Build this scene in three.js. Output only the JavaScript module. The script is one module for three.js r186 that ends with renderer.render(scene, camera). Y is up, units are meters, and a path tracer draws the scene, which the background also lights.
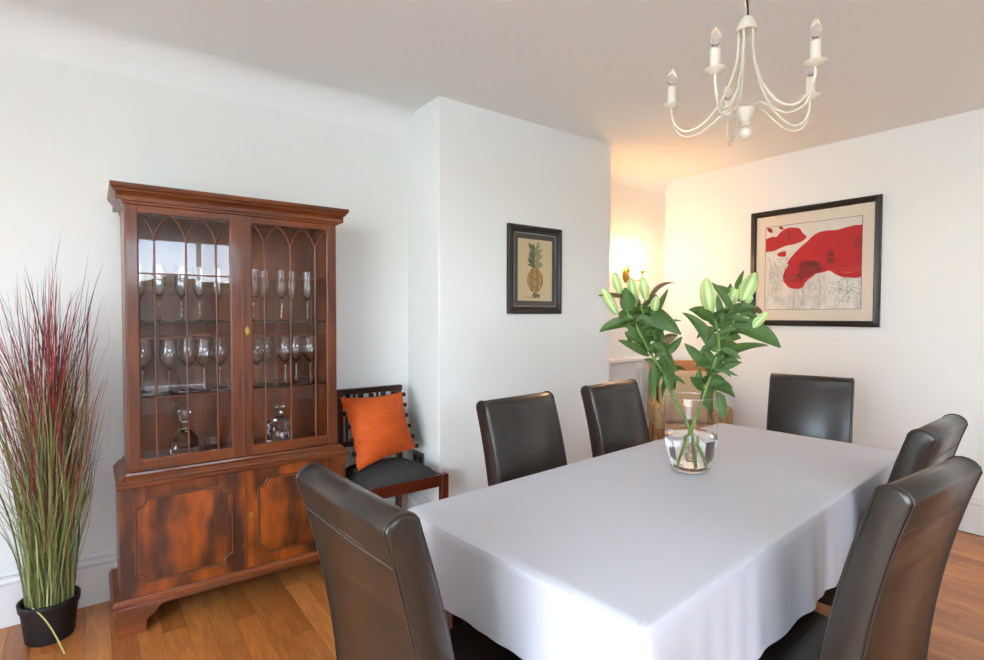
import * as THREE from 'three';
import { RoundedBoxGeometry } from 'three/addons/geometries/RoundedBoxGeometry.js';
import { mergeGeometries, mergeVertices, toCreasedNormals } from 'three/addons/utils/BufferGeometryUtils.js';

// ------------------------------------------------------------------ camera, sky, exposure
const scene = new THREE.Scene();
const EYE = new THREE.Vector3(0, 1.4, 0);
const YAW = THREE.MathUtils.degToRad(53.326), PITCH = THREE.MathUtils.degToRad(-1.64);
const camera = new THREE.PerspectiveCamera(63.08, 984 / 660, 0.05, 200);
camera.position.copy(EYE);
camera.lookAt(EYE.x + Math.cos(YAW) * Math.cos(PITCH), EYE.y + Math.sin(PITCH), EYE.z - Math.sin(YAW) * Math.cos(PITCH));
camera.rotateZ(THREE.MathUtils.degToRad(0.13));
const renderer = new THREE.WebGLRenderer({ antialias: true });
renderer.toneMapping = THREE.LinearToneMapping;
renderer.toneMappingExposure = 1.3;
renderer.shadowMap.enabled = true;
const SKY_LEVEL = 14.0;

// seeded random and value noise
let seed = 20240611;
const rnd = () => { seed = (seed * 1664525 + 1013904223) >>> 0; return seed / 4294967296; };
const rr = (a, b) => a + (b - a) * rnd();
const hash = (x, y, s = 0) => { let h = (Math.imul(x, 374761393) + Math.imul(y, 668265263) + Math.imul(s, 2147483647 ^ 1274126177)) | 0; h = Math.imul(h ^ (h >>> 13), 1274126177); return ((h ^ (h >>> 16)) >>> 0) / 4294967296; };
const sm = (t) => t * t * (3 - 2 * t), lerp = (a, b, t) => a + (b - a) * t, clamp = (x, a = 0, b = 1) => Math.min(b, Math.max(a, x));
function noise(x, y, s = 0) {
  const i = Math.floor(x), j = Math.floor(y), u = sm(x - i), v = sm(y - j);
  return lerp(lerp(hash(i, j, s), hash(i + 1, j, s), u), lerp(hash(i, j + 1, s), hash(i + 1, j + 1, s), u), v);
}
const fbm = (x, y, o = 4, s = 0) => { let a = 0, w = 0.5, t = 0; for (let k = 0; k < o; k++) { a += w * noise(x, y, s + k * 17); t += w; x *= 2.03; y *= 2.03; w *= 0.5; } return a / t; };

// sky: blue with soft cloud, the same all round
{
  const W = 512, H = 256, d = new Float32Array(W * H * 4);
  for (let j = 0; j < H; j++) for (let i = 0; i < W; i++) {
    const el = (j + 0.5) / H - 0.5, e = clamp(el * 2), a = i / W * Math.PI * 2;
    const px = Math.cos(a) * Math.cos(el * Math.PI), pz = Math.sin(a) * Math.cos(el * Math.PI), py = Math.sin(el * Math.PI);
    const c = clamp((fbm(px * 3 + 9, pz * 3 + py * 7 + 5, 5) - 0.42) * 3.2);
    const w = clamp(Math.pow(1 - e, 16) * 0.8 + c * 0.7);
    const col = [lerp(0.62, 0.99, w), lerp(0.77, 1.04, w), lerp(1.02, 0.93, w)], o = (j * W + i) * 4;
    for (let k = 0; k < 3; k++) d[o + k] = col[k];
    d[o + 3] = 1;
  }
  const t = new THREE.DataTexture(d, W, H, THREE.RGBAFormat, THREE.FloatType);
  t.mapping = THREE.EquirectangularReflectionMapping; t.magFilter = THREE.LinearFilter; t.minFilter = THREE.LinearFilter; t.wrapS = THREE.RepeatWrapping; t.needsUpdate = true;
  scene.background = t; scene.backgroundIntensity = SKY_LEVEL;
}

// ------------------------------------------------------------------ helpers
const used = new Map();
const numbered = (n) => { const k = used.get(n) || 0; used.set(n, k + 1); return k ? n + '_' + String(k).padStart(3, '0') : n; };
const V = (x, y, z) => new THREE.Vector3(x, y, z);
function tag(o, label, category, group, kind) { o.userData.label = label; o.userData.category = category; if (group) o.userData.group = group; if (kind) o.userData.kind = kind; return o; }
function thing(name, label, category, p = [0, 0, 0], turn = 0, group) {
  const o = new THREE.Group(); o.name = numbered(name); o.position.set(...p); o.rotation.y = turn; scene.add(o);
  return tag(o, label, category, group);
}
function part(name, geo, mat, parent, label) { const m = new THREE.Mesh(geo, mat); m.name = name; if (label) m.userData.label = label; parent.add(m); return m; }
function solo(name, geo, mat, label, category, group) { const m = new THREE.Mesh(geo, mat); m.name = numbered(name); scene.add(m); return tag(m, label, category, group); }
function struct(name, geo, mat, parent) { const m = geo ? new THREE.Mesh(geo, mat) : new THREE.Group(); m.name = name; if (!parent) m.userData.kind = 'structure'; (parent || scene).add(m); return m; }
const merge = (a) => mergeGeometries(a.map((g) => { const h = g.index ? g.toNonIndexed() : g.clone(); for (const k of Object.keys(h.attributes)) if (!['position', 'normal', 'uv', 'color'].includes(k)) h.deleteAttribute(k); return h; }));
// uv in metres from the way each face points; turned = true lays the grain the other way
function uvBox(g, turned = false, du = 0, dv = 0) {
  if (g.index) g = g.toNonIndexed();
  const p = g.attributes.position, uv = new Float32Array(p.count * 2), a = V(), b = V(), c = V(), n = V();
  for (let i = 0; i < p.count; i += 3) {
    a.fromBufferAttribute(p, i); b.fromBufferAttribute(p, i + 1); c.fromBufferAttribute(p, i + 2);
    n.copy(b).sub(a).cross(c.clone().sub(a));
    const ax = Math.abs(n.x), ay = Math.abs(n.y), az = Math.abs(n.z);
    [a, b, c].forEach((q, k) => {
      let u, v;
      if (ax >= ay && ax >= az) { u = q.z; v = q.y; } else if (ay >= az) { u = q.x; v = q.z; } else { u = q.x; v = q.y; }
      if (turned) [u, v] = [v, u];
      uv[(i + k) * 2] = u + du; uv[(i + k) * 2 + 1] = v + dv;
    });
  }
  g.setAttribute('uv', new THREE.BufferAttribute(uv, 2));
  return g;
}
const box = (w, h, d, x = 0, y = 0, z = 0) => new THREE.BoxGeometry(w, h, d).translate(x, y, z);
const span = (x0, x1, y0, y1, z0, z1) => box(x1 - x0, y1 - y0, z1 - z0, (x0 + x1) / 2, (y0 + y1) / 2, (z0 + z1) / 2);
const rbox = (w, h, d, r, x = 0, y = 0, z = 0, s = 2) => new RoundedBoxGeometry(w, h, d, s, r).translate(x, y, z);
const rspan = (x0, x1, y0, y1, z0, z1, r = 0.003) => rbox(x1 - x0, y1 - y0, z1 - z0, r, (x0 + x1) / 2, (y0 + y1) / 2, (z0 + z1) / 2);
// rows of points joined to a surface
function grid(rows, closed = false, smooth = true) {
  const n = rows[0].length, pos = [], uv = [], idx = [];
  rows.forEach((r, j) => r.forEach((q, i) => { pos.push(q.x, q.y, q.z); uv.push(i / (n - 1), j / (rows.length - 1)); }));
  const m = closed ? n : n - 1;
  for (let j = 0; j + 1 < rows.length; j++) for (let i = 0; i < m; i++) {
    const a = j * n + i, b = j * n + (i + 1) % n, c = a + n, d = b + n;
    idx.push(a, b, d, a, d, c);
  }
  let g = new THREE.BufferGeometry();
  g.setAttribute('position', new THREE.Float32BufferAttribute(pos, 3)); g.setAttribute('uv', new THREE.Float32BufferAttribute(uv, 2)); g.setIndex(idx);
  if (!smooth) g = g.toNonIndexed();
  g.computeVertexNormals();
  return g;
}
const crease = (g, a = 0.6) => toCreasedNormals(g, a);
const curve = (pts, t = 0.5) => new THREE.CatmullRomCurve3(pts.map((p) => (p.isVector3 ? p : V(...p))), false, 'catmullrom', t);
const tube = (pts, r, n = 24, k = 8, closed = false) => { const c = curve(pts); c.closed = closed; return new THREE.TubeGeometry(c, n, r, k, closed); };
const lathe = (pts, n = 24) => new THREE.LatheGeometry(pts.map((p) => new THREE.Vector2(p[0], p[1])), n);
// smooth lathe profile through control points
const latheS = (pts, n = 24, m = 40) => lathe(new THREE.SplineCurve(pts.map((p) => new THREE.Vector2(p[0], p[1]))).getPoints(m).map((q) => [Math.max(q.x, 0), q.y]), n);
// profile [out, along] swept round a rectangle in the xy plane, facing +z: out 0 is the outer edge, inward positive
function frameSweep(w, h, prof) {
  const corner = [[-1, -1], [1, -1], [1, 1], [-1, 1]], rows = [];
  for (const [inn, z] of prof) rows.push(corner.map(([a, b]) => V(a * (w / 2 - inn), b * (h / 2 - inn), z)));
  return grid(rows.reverse(), true, false);
}
// moulding profile [out, y] round the left, front and right sides of a carcass
function moulding(w, front, back, prof) {
  const rows = prof.map(([o, y]) => [V(-w / 2 - o, y, back), V(-w / 2 - o, y, front + o), V(w / 2 + o, y, front + o), V(w / 2 + o, y, back)]);
  return grid(rows, false, false);
}
function extrude(pts, depth, bevel = 0, holes = [], seg = 2) {
  const s = new THREE.Shape(pts.map((p) => new THREE.Vector2(p[0], p[1])));
  for (const h of holes) s.holes.push(new THREE.Path(h.map((p) => new THREE.Vector2(p[0], p[1]))));
  return new THREE.ExtrudeGeometry(s, { depth: depth - 2 * bevel, bevelEnabled: bevel > 0, bevelSize: bevel, bevelThickness: bevel, bevelOffset: -bevel, bevelSegments: seg, curveSegments: 8 }).translate(0, 0, bevel);
}
// ------------------------------------------------------------------ textures and materials
function tex(w, h, fn, srgb = true, rep = 1) {
  const d = new Uint8Array(w * h * 4);
  for (let j = 0; j < h; j++) for (let i = 0; i < w; i++) { const c = fn(i / w, j / h), o = (j * w + i) * 4; d[o] = clamp(c[0], 0, 255); d[o + 1] = clamp(c[1], 0, 255); d[o + 2] = clamp(c[2], 0, 255); d[o + 3] = 255; }
  const t = new THREE.DataTexture(d, w, h); t.magFilter = THREE.LinearFilter; t.minFilter = THREE.LinearMipmapLinearFilter; t.generateMipmaps = true;
  t.wrapS = t.wrapT = THREE.MirroredRepeatWrapping; if (srgb) t.colorSpace = THREE.SRGBColorSpace; t.repeat.set(rep, rep); t.needsUpdate = true;
  return t;
}
const grey = (v) => [v, v, v];
const mixc = (a, b, t) => [lerp(a[0], b[0], t), lerp(a[1], b[1], t), lerp(a[2], b[2], t)];
const std = (o) => new THREE.MeshStandardMaterial(o), phy = (o) => new THREE.MeshPhysicalMaterial(o);
const T = {
  plaster: tex(256, 256, (u, v) => grey(110 + 90 * fbm(u * 60, v * 60, 3)), false, 1.5),
  grain: tex(256, 1024, (u, v) => { const g = fbm(u * 26 + 2 * fbm(u * 3, v * 2.5, 3), v * 3.2, 4, 3), f = fbm(u * 120, v * 9, 2, 9); return mixc([150, 100, 56], [226, 172, 112], clamp(0.15 + 0.7 * g + 0.3 * (f - 0.4))); }, true, 2.2),
  mahogany: tex(512, 512, (u, v) => {
    const g = fbm(u * 9 + 1.5 * fbm(u * 2, v * 2, 3, 4), v * 1.6, 4, 11), f = fbm(u * 90, v * 6, 2, 21);
    return mixc([56, 22, 3], [140, 69, 18], clamp(0.1 + 1.0 * g + 0.25 * (f - 0.5)));
  }, true, 1.6),
  flame: tex(512, 512, (u, v) => {
    const wx = u + 0.12 * (fbm(u * 4, v * 2, 3, 31) - 0.5);
    const g = clamp((fbm(wx * 6, v * 2.2 + 1.4 * Math.abs(wx - 0.5), 3, 41) - 0.34) * 2.3), f = fbm(u * 120, v * 14, 2, 51);
    return mixc([50, 19, 2], [172, 82, 8], clamp(0.12 + 0.8 * g + 0.14 * (f - 0.5)));
  }, true, 2.2),
  leather: tex(512, 512, (u, v) => { const n = fbm(u * 90, v * 90, 2, 61), m = fbm(u * 34, v * 34, 2, 63); return grey(70 + 110 * n + 50 * m); }, false, 2),
  leatherRough: tex(256, 256, (u, v) => grey(120 + 70 * fbm(u * 7, v * 7, 4, 71)), false, 1.3),
  weave: tex(256, 256, (u, v) => grey(128 + 60 * Math.sin(u * Math.PI * 128) * Math.sin(v * Math.PI * 128) + 40 * (fbm(u * 40, v * 40, 2) - 0.5)), false, 6),
  velvet: tex(256, 256, (u, v) => mixc([196, 78, 14], [222, 98, 24], fbm(u * 14, v * 14, 4, 81)), true, 2),
  leaf: tex(128, 256, (u, v) => mixc([48, 78, 28], [94, 128, 56], clamp(0.5 * fbm(u * 6, v * 3, 3, 91) + 0.55 * Math.abs(Math.sin(u * Math.PI * 7)) * 0.6))),
  bud: tex(128, 128, (u, v) => mixc([150, 184, 98], [212, 226, 170], clamp(0.5 + 0.5 * Math.cos(u * Math.PI * 12)) * 0.7 + 0.3 * fbm(u * 8, v * 3, 2, 95))),
  tapestry: tex(256, 256, (u, v) => { const n = fbm(u * 9, v * 9, 3, 101), m = fbm(u * 12, v * 12, 3, 105); return m > 0.58 ? [158, 146, 100] : n > 0.56 ? [186, 146, 102] : [190, 158, 116]; }, true, 2),
};
const M = {
  wall: std({ color: new THREE.Color(0.84, 0.85, 0.82), roughness: 0.85, bumpMap: T.plaster, bumpScale: 0.0006 }),
  ceiling: std({ color: new THREE.Color(0.86, 0.875, 0.845), roughness: 0.88 }),
  gloss: std({ color: new THREE.Color(0.80, 0.79, 0.76), roughness: 0.35 }),
  subfloor: std({ color: 0x3a2616, roughness: 0.9 }),
  mahogany: phy({ map: T.mahogany, roughness: 0.45, clearcoat: 0.4, clearcoatRoughness: 0.1 }),
  flame: phy({ map: T.flame, roughness: 0.45, clearcoat: 0.5, clearcoatRoughness: 0.08 }),
  bead: phy({ color: 0x5e3114, roughness: 0.3, clearcoat: 0.6, clearcoatRoughness: 0.1 }),
  darkwood: phy({ color: 0x30150c, roughness: 0.35, clearcoat: 0.4, clearcoatRoughness: 0.2 }),
  redwood: phy({ map: T.mahogany, color: new THREE.Color(0.62, 0.34, 0.34), roughness: 0.35, clearcoat: 0.6, clearcoatRoughness: 0.2 }),
  leather: phy({ color: new THREE.Color(0.022, 0.0165, 0.0125), specularIntensity: 0.75, roughness: 0.6, roughnessMap: T.leatherRough, bumpMap: T.leather, bumpScale: 0.00035, clearcoat: 0.4, clearcoatRoughness: 0.18 }),
  thread: std({ color: 0x5a5550, roughness: 0.7 }),
  cloth: std({ color: new THREE.Color(0.64, 0.655, 0.71), roughness: 0.75, bumpMap: T.weave, bumpScale: 0.0003 }),
  blackfabric: std({ color: new THREE.Color(0.036, 0.037, 0.038), roughness: 0.85, bumpMap: T.weave, bumpScale: 0.0006 }),
  velvet: phy({ map: T.velvet, roughness: 0.8, sheen: 0.5, sheenRoughness: 0.5, sheenColor: new THREE.Color(1, 0.45, 0.15) }),
  black: std({ color: 0x0d0d0e, roughness: 0.6 }),
  pot: std({ color: new THREE.Color(0.008, 0.008, 0.009), roughness: 0.5 }),
  brass: std({ color: 0xb08d4a, metalness: 1, roughness: 0.3 }),
  cream: std({ color: new THREE.Color(0.74, 0.69, 0.56), roughness: 0.45 }),
  pictureGlass: phy({ color: 0xffffff, transmission: 1, thickness: 0, roughness: 0, ior: 1.22 }),
  pane: phy({ color: 0xffffff, transmission: 1, thickness: 0, roughness: 0, ior: 1.5 }),
  thinGlass: phy({ color: 0xffffff, transmission: 1, thickness: 0, roughness: 0.0, ior: 1.5 }),
  stemware: phy({ color: 0xffffff, transmission: 1, thickness: 0.002, roughness: 0.0, ior: 1.5 }),
  crystal: phy({ color: 0xffffff, transmission: 1, thickness: 0.03, roughness: 0.0, ior: 1.54 }),
  shelfGlass: phy({ color: new THREE.Color(0.86, 0.95, 0.92), transmission: 1, thickness: 0.006, roughness: 0, ior: 1.5, attenuationColor: new THREE.Color(0.4, 0.7, 0.6), attenuationDistance: 0.15 }),
  water: phy({ color: 0xffffff, transmission: 1, thickness: 0.1, roughness: 0, ior: 1.33 }),
  leaf: phy({ map: T.leaf, roughness: 0.55, transmission: 0.12, thickness: 0, side: THREE.DoubleSide }),
  brownLeaf: phy({ color: 0x5b4a24, roughness: 0.55, side: THREE.DoubleSide }),
  stem: std({ color: 0x6c8a3e, roughness: 0.5 }),
  bud: phy({ map: T.bud, roughness: 0.5 }),
  grass: std({ vertexColors: true, roughness: 0.7, side: THREE.DoubleSide }),
  frameBlack: phy({ color: 0x0e0b09, roughness: 0.4, clearcoat: 0.15, clearcoatRoughness: 0.15 }),
  steel: std({ color: 0x9a9a98, metalness: 1, roughness: 0.35 }),
};

// ------------------------------------------------------------------ room shell
const ZA = -3.205, ZB = -2.81, XR = 1.69, XB = 3.24, XF = 4.54, ZL = -3.25, XL = -2.5, ZN = 3.2, H = 2.71, WT = 0.25;
// floor of narrow oak strips running towards the cabinet wall
{
  const fl = struct('floor', uvBox(span(XL - WT, XF + WT, -0.2, -0.012, ZL - WT, ZN + WT)), M.subfloor);
  const tones = [[1, 0.9, 0.8], [0.8, 0.68, 0.56], [1.12, 1.06, 1.0], [0.72, 0.58, 0.44], [0.95, 0.8, 0.64], [0.9, 0.82, 0.74]];
  const mats = tones.map((c) => phy({ map: T.grain, color: new THREE.Color(c[0] * 1.0, c[1] * 0.8, c[2] * 0.58), roughness: 0.36, clearcoat: 0.25, clearcoatRoughness: 0.25 }));
  const W = 0.091, lens = [0.72, 0.9, 1.08], geos = {};
  for (const L of lens) for (let k = 0; k < 4; k++) geos[L + '_' + k] = uvBox(box(W - 0.0012, 0.012, L - 0.0012, 0, -0.006, 0), false, k * 0.37 + 0.11, k * 0.23);
  const all = [];
  for (let x = XL + W / 2; x < XF; x += W) {
    let z = ZL - 0.1 - rr(0, 0.6);
    while (z < ZN) {
      const L = lens[Math.floor(rnd() * 3)], k = Math.floor(rnd() * 4), m = Math.floor(rnd() * 6);
      all.push({ x, z: z + L / 2, L, k, m }); z += L;
    }
  }
  camera.updateMatrixWorld(); camera.updateProjectionMatrix();
  for (const q of all) { const p = V(q.x, 0, q.z).project(camera), d = Math.hypot(q.x, q.z); const seen = Math.abs(p.x) < 1.15 && q.x * Math.cos(YAW) - q.z * Math.sin(YAW) > 0.3 && p.y > -1.4, hid = q.x > 0.95 && q.x < 4 && q.z < -0.75 && q.z > -2.9 && q.z < 0.05 - q.x * 0.32; q.rank = (seen ? (hid ? 50 : 0) : 100) + d; }
  all.sort((a, b) => a.rank - b.rank);
  const rest = [];
  all.forEach((q, i) => {
    const g = geos[q.L + '_' + q.k];
    if (i < 298) { const m = part('plank', g, mats[q.m], fl); m.position.set(q.x, 0, q.z); } else rest.push(g.clone().translate(q.x, 0, q.z));
  });
  const s = part('plank_field', merge(rest), mats[0], fl); s.userData.kind = 'stuff';
}
struct('ceiling', uvBox(span(XL - WT, XF + WT, H, H + 0.2, ZL - WT, ZN + WT)), M.ceiling);
// cove along the cabinet wall: concave quarter round between wall and ceiling
function cove(x0, x1, z, r) {
  const rows = [];
  for (let k = 0; k <= 10; k++) { const a = (k / 10) * Math.PI / 2; rows.push([V(x0, H - r + r * Math.sin(a), z + r - r * Math.cos(a)), V(x1, H - r + r * Math.sin(a), z + r - r * Math.cos(a))]); }
  const g = grid(rows);
  return merge([g, grid([[V(x0, H - r, z), V(x1, H - r, z)], [V(x0, H + 0.01, z), V(x1, H + 0.01, z)]]), grid([[V(x0, H + 0.001, z), V(x1, H + 0.001, z)], [V(x0, H + 0.001, z + r), V(x1, H + 0.001, z + r)]])]);
}
const wb = struct('wall_back', uvBox(span(XL - WT, XR + 0.1, 0, H, ZA - 0.3, ZA)), M.wall);
part('cove', cove(XL, XR, ZA, 0.15), M.ceiling, wb);
struct('wall_breast', uvBox(crease(rspan(XR, XB, -0.01, H + 0.02, ZA - 0.25, ZB, 0.012), 0.5)), M.wall);
struct('wall_alcove', uvBox(span(XB - 0.1, XF + WT, 0, H, ZL - 0.25, ZL)), M.wall);
part('cove', cove(XB, XF, ZL, 0.12), M.ceiling, scene.getObjectByName('wall_alcove'));
struct('wall_far', uvBox(span(XF, XF + WT, 0, H, ZL - WT, ZN + WT)), M.wall);
// outside walls with window openings
function holed(name, horizontal, at, a0, a1, w0, w1, y0, y1) {
  const pieces = [[a0, w0, 0, H], [w1, a1, 0, H], [w0, w1, 0, y0], [w0, w1, y1, H]].map(([p, q, b, t]) => (horizontal ? span(p, q, b, t, at, at + WT) : span(at - WT, at, b, t, p, q)));
  return struct(name, uvBox(merge(pieces)), M.wall);
}
const W1 = { a: -1.2, b: 2.0, y0: 0.45, y1: 2.58 }, W2 = { a: -1.2, b: 1.86, y0: 1.72, y1: 2.5 };
holed('wall_left', false, XL, ZA - 0.3, ZN + WT, W1.a, W1.b, W1.y0, W1.y1);
holed('wall_near', true, ZN, XL, XF, W2.a, W2.b, W2.y0, W2.y1);
function windowUnit(name, w, h, cuts, at, turn) {
  const g = struct(name); g.position.set(...at); g.rotation.y = turn;
  part('window_frame', frameSweep(w, h, [[0, -0.04], [0, 0.04], [0.06, 0.04], [0.06, -0.04], [0, -0.04]]), M.gloss, g);
  const e = [-w / 2 + 0.05, ...cuts, w / 2 - 0.05];
  for (let k = 0; k + 1 < e.length; k++) {
    if (k) part('mullion', box(0.06, h - 0.1, 0.06, e[k], 0, 0), M.gloss, g);
    part('pane', box(e[k + 1] - e[k] - 0.06, h - 0.12, 0.004, (e[k] + e[k + 1]) / 2, 0, 0), M.pane, g);
  }
  part('window_sill', rbox(w + 0.1, 0.03, 0.2, 0.006, 0, -h / 2 - 0.012, 0.12), M.gloss, g);
}
windowUnit('window_1', W1.b - W1.a, W1.y1 - W1.y0, [-0.8, 0, 0.8], [XL - 0.12, (W1.y0 + W1.y1) / 2, (W1.a + W1.b) / 2], Math.PI / 2);
windowUnit('window_2', W2.b - W2.a, W2.y1 - W2.y0, [-0.95, 0.09, 1.12], [(W2.a + W2.b) / 2, (W2.y0 + W2.y1) / 2, ZN + 0.12], Math.PI);
// skirting boards with a moulded top
const skirtProfile = [[0, 0], [0.018, 0], [0.018, 0.165], [0.013, 0.172], [0.013, 0.186], [0.018, 0.192], [0.018, 0.2], [0.01, 0.21], [0.009, 0.222], [0.013, 0.228], [0.007, 0.24], [0, 0.24]];
function skirting(name, p, q) {
  const d = V(q[0] - p[0], 0, q[1] - p[1]).normalize(), n = V(-d.z, 0, d.x);
  struct(name, grid(skirtProfile.map(([o, y]) => [V(p[0] + n.x * o, y, p[1] + n.z * o), V(q[0] + n.x * o, y, q[1] + n.z * o)]), false, false), M.gloss);
}
skirting('baseboard_back', [XL, ZA], [XR, ZA]);
skirting('baseboard_return', [XR, ZA], [XR, ZB + 0.018]);
skirting('baseboard_breast', [XR - 0.018, ZB], [XB + 0.018, ZB]);
skirting('baseboard_alcove', [4.24, ZL], [XF, ZL]);
skirting('baseboard_far', [XF, ZL], [XF, ZN]);
skirting('baseboard_left', [XL, ZN], [XL, ZA]);
skirting('baseboard_near', [XF, ZN], [XL, ZN]);
// power socket low on the side of the breast
{
  const t = thing('power_socket', 'grey metal wall socket low behind the orange cushion chair', 'socket', [XR, 0.47, -3.06]);
  part('plate', rbox(0.008, 0.086, 0.146, 0.003, -0.004, 0, 0), M.steel, t);
  for (const s of [-1, 1]) part('outlet', rbox(0.006, 0.04, 0.045, 0.002, -0.007, -0.005, s * 0.034), M.black, t);
}

// ------------------------------------------------------------------ display cabinet
{
  const CX = 0.587, CZ = -2.99, t = thing('display_cabinet', 'tall mahogany display cabinet with gothic glazed doors against the white wall', 'cabinet', [CX, 0, CZ]);
  const wl = 1.016, wu = 0.938, fl = 0.201, fu = 0.181, bk = -0.185;
  part('lower_carcass', uvBox(span(-wl / 2 + 0.002, wl / 2 - 0.002, 0.13, 0.65, bk, fl - 0.022)), M.mahogany, t);
  part('waist_moulding', uvBox(moulding(wu, fu, bk, [[0.02, 0.645], [0.041, 0.645], [0.045, 0.652], [0.045, 0.664], [0.037, 0.668], [0.033, 0.676], [0.022, 0.688], [0.008, 0.694], [0.006, 0.703], [-0.01, 0.704]]), true), M.mahogany, t);
  part('plinth_moulding', uvBox(moulding(wl, fl - 0.02, bk, [[-0.02, 0.158], [0.021, 0.158], [0.023, 0.15], [0.031, 0.14], [0.031, 0.126], [0.024, 0.12], [-0.03, 0.12]]), true), M.mahogany, t);
  // bracket feet and apron, front and sides
  const bracket = (w) => [[-w / 2, 0], [-w / 2 + 0.105, 0], [-w / 2 + 0.107, 0.045], [-w / 2 + 0.115, 0.058], [-w / 2 + 0.13, 0.066], [-w / 2 + 0.145, 0.082], [-w / 2 + 0.165, 0.106], [w / 2 - 0.165, 0.106], [w / 2 - 0.145, 0.082], [w / 2 - 0.13, 0.066], [w / 2 - 0.115, 0.058], [w / 2 - 0.107, 0.045], [w / 2 - 0.105, 0], [w / 2, 0], [w / 2, 0.122], [-w / 2, 0.122]];
  part('bracket_foot', uvBox(extrude(bracket(wl + 0.02), 0.022, 0.003).translate(0, 0, fl - 0.016), true), M.mahogany, t);
  const sd = fl - bk - 0.02;
  for (const s of [-1, 1]) part('bracket_foot', uvBox(extrude([[-sd / 2, 0], [-sd / 2 + 0.08, 0], [-sd / 2 + 0.12, 0.08], [sd / 2 - 0.12, 0.08], [sd / 2 - 0.08, 0], [sd / 2, 0], [sd / 2, 0.122], [-sd / 2, 0.122]], 0.02).rotateY(Math.PI / 2).translate(s * (wl / 2 - 0.002) - 0.01, 0, (fl + bk) / 2 - 0.012), true), M.mahogany, t);
  // lower doors with a moulded panel, corners cut in
  const dw = wl / 2 - 0.006, dh = 0.484;
  for (const s of [-1, 1]) {
    const d = part('door', uvBox(rspan(-dw / 2, dw / 2, -dh / 2, dh / 2, -0.022, 0, 0.002), false, 0.3 * s + 0.31, 0.13), M.flame, t);
    d.position.set(s * (dw / 2 + 0.002), 0.401, fl);
    const pw = 0.388, ph = 0.375, r = 0.04, o = [];
    for (const [cx, cy, a0] of [[1, 1, -Math.PI / 2], [-1, 1, 0], [-1, -1, Math.PI / 2], [1, -1, Math.PI]]) for (let k = 0; k <= 6; k++) { const a = a0 - (k / 6) * Math.PI / 2 + 0; o.push([cx * pw / 2 + r * Math.cos(a), cy * ph / 2 + r * Math.sin(a), 0]); }
    const pm = [];
    for (let k = 0; k < o.length; k++) pm.push(V(...o[k]));
    const path = new THREE.CurvePath(); for (let k = 0; k < pm.length; k++) path.add(new THREE.LineCurve3(pm[k], pm[(k + 1) % pm.length]));
    const bead = []; for (let k = 0; k < pm.length; k++) bead.push(tube([pm[k], pm[k].clone().lerp(pm[(k + 1) % pm.length], 0.5), pm[(k + 1) % pm.length]], 0.0042, 4, 8));
    const b = part('panel_moulding', uvBox(merge(bead)), M.bead, d); b.position.z = 0.0015;
    const f = extrude(o.map((q) => [q[0] * 0.965, q[1] * 0.962]), 0.006, 0.0028); part('panel', uvBox(f.translate(0, 0, -0.003), false, 0.52 + 0.21 * s, 0.62), M.flame, d);
    if (s > 0) { const k = part('escutcheon', extrude(Array.from({ length: 14 }, (_, i) => { const a = (i / 14) * Math.PI * 2; return [0.007 * Math.cos(a) * (1 + 0.3 * Math.cos(2 * a)), 0.018 * Math.sin(a)]; }), 0.003, 0.001), M.brass, d); k.position.set(-dw / 2 + 0.022, 0.02, 0); }
    else part('closing_bead', rspan(dw / 2 - 0.002, dw / 2 + 0.006, -dh / 2, dh / 2, -0.002, 0.005, 0.002), M.mahogany, d);
  }
  // glazed upper part
  for (const s of [-1, 1]) part('side_panel', uvBox(rspan(s > 0 ? wu / 2 - 0.018 : -wu / 2, s > 0 ? wu / 2 : -wu / 2 + 0.018, 0.7, 1.89, bk, fu - 0.021, 0.002)), M.mahogany, t);
  part('back_panel', uvBox(span(-wu / 2 + 0.01, wu / 2 - 0.01, 0.69, 1.89, bk - 0.002, bk + 0.008)), M.mahogany, t);
  part('cabinet_floor', uvBox(span(-wu / 2 + 0.016, wu / 2 - 0.016, 0.69, 0.712, bk, fu - 0.022), true), M.mahogany, t);
  part('cabinet_top', uvBox(span(-wu / 2 - 0.03, wu / 2 + 0.03, 1.888, 1.95, bk, fu + 0.02), true), M.mahogany, t);
  part('cornice', uvBox(moulding(wu, fu, bk, [[0, 1.872], [0.006, 1.878], [0.006, 1.886], [0.014, 1.892], [0.017, 1.9], [0.026, 1.915], [0.038, 1.924], [0.04, 1.932], [0.047, 1.936], [0.05, 1.945], [0.05, 1.956], [-0.08, 1.957]]), true), M.mahogany, t);
  for (const y of [1.357, 1.027]) part('glass_shelf', span(-wu / 2 + 0.02, wu / 2 - 0.02, y, y + 0.006, bk + 0.01, fu - 0.04), M.shelfGlass, t);
  for (const s of [-1, 1]) {
    const x0 = s < 0 ? -wu / 2 + 0.004 : 0.002, x1 = s < 0 ? -0.001 : wu / 2 - 0.004, y0 = 0.706, y1 = 1.876;
    const gx0 = s < 0 ? -0.421 : 0.041, gx1 = s < 0 ? -0.05 : 0.416, gy0 = 0.757, gy1 = 1.842, gw = gx1 - gx0, zf = fu;
    const d = part('door', uvBox(merge([rspan(x0, gx0, y0, y1, zf - 0.021, zf, 0.003), rspan(gx1, x1, y0, y1, zf - 0.021, zf, 0.003)]), false, 0.4 * s, 0), M.mahogany, t);
    part('rail', uvBox(rspan(gx0, gx1, gy1, y1, zf - 0.021, zf - 0.0006, 0.003), true), M.mahogany, d);
    part('rail', uvBox(rspan(gx0, gx1, y0, gy0, zf - 0.021, zf - 0.0006, 0.003), true), M.mahogany, d);
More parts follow.
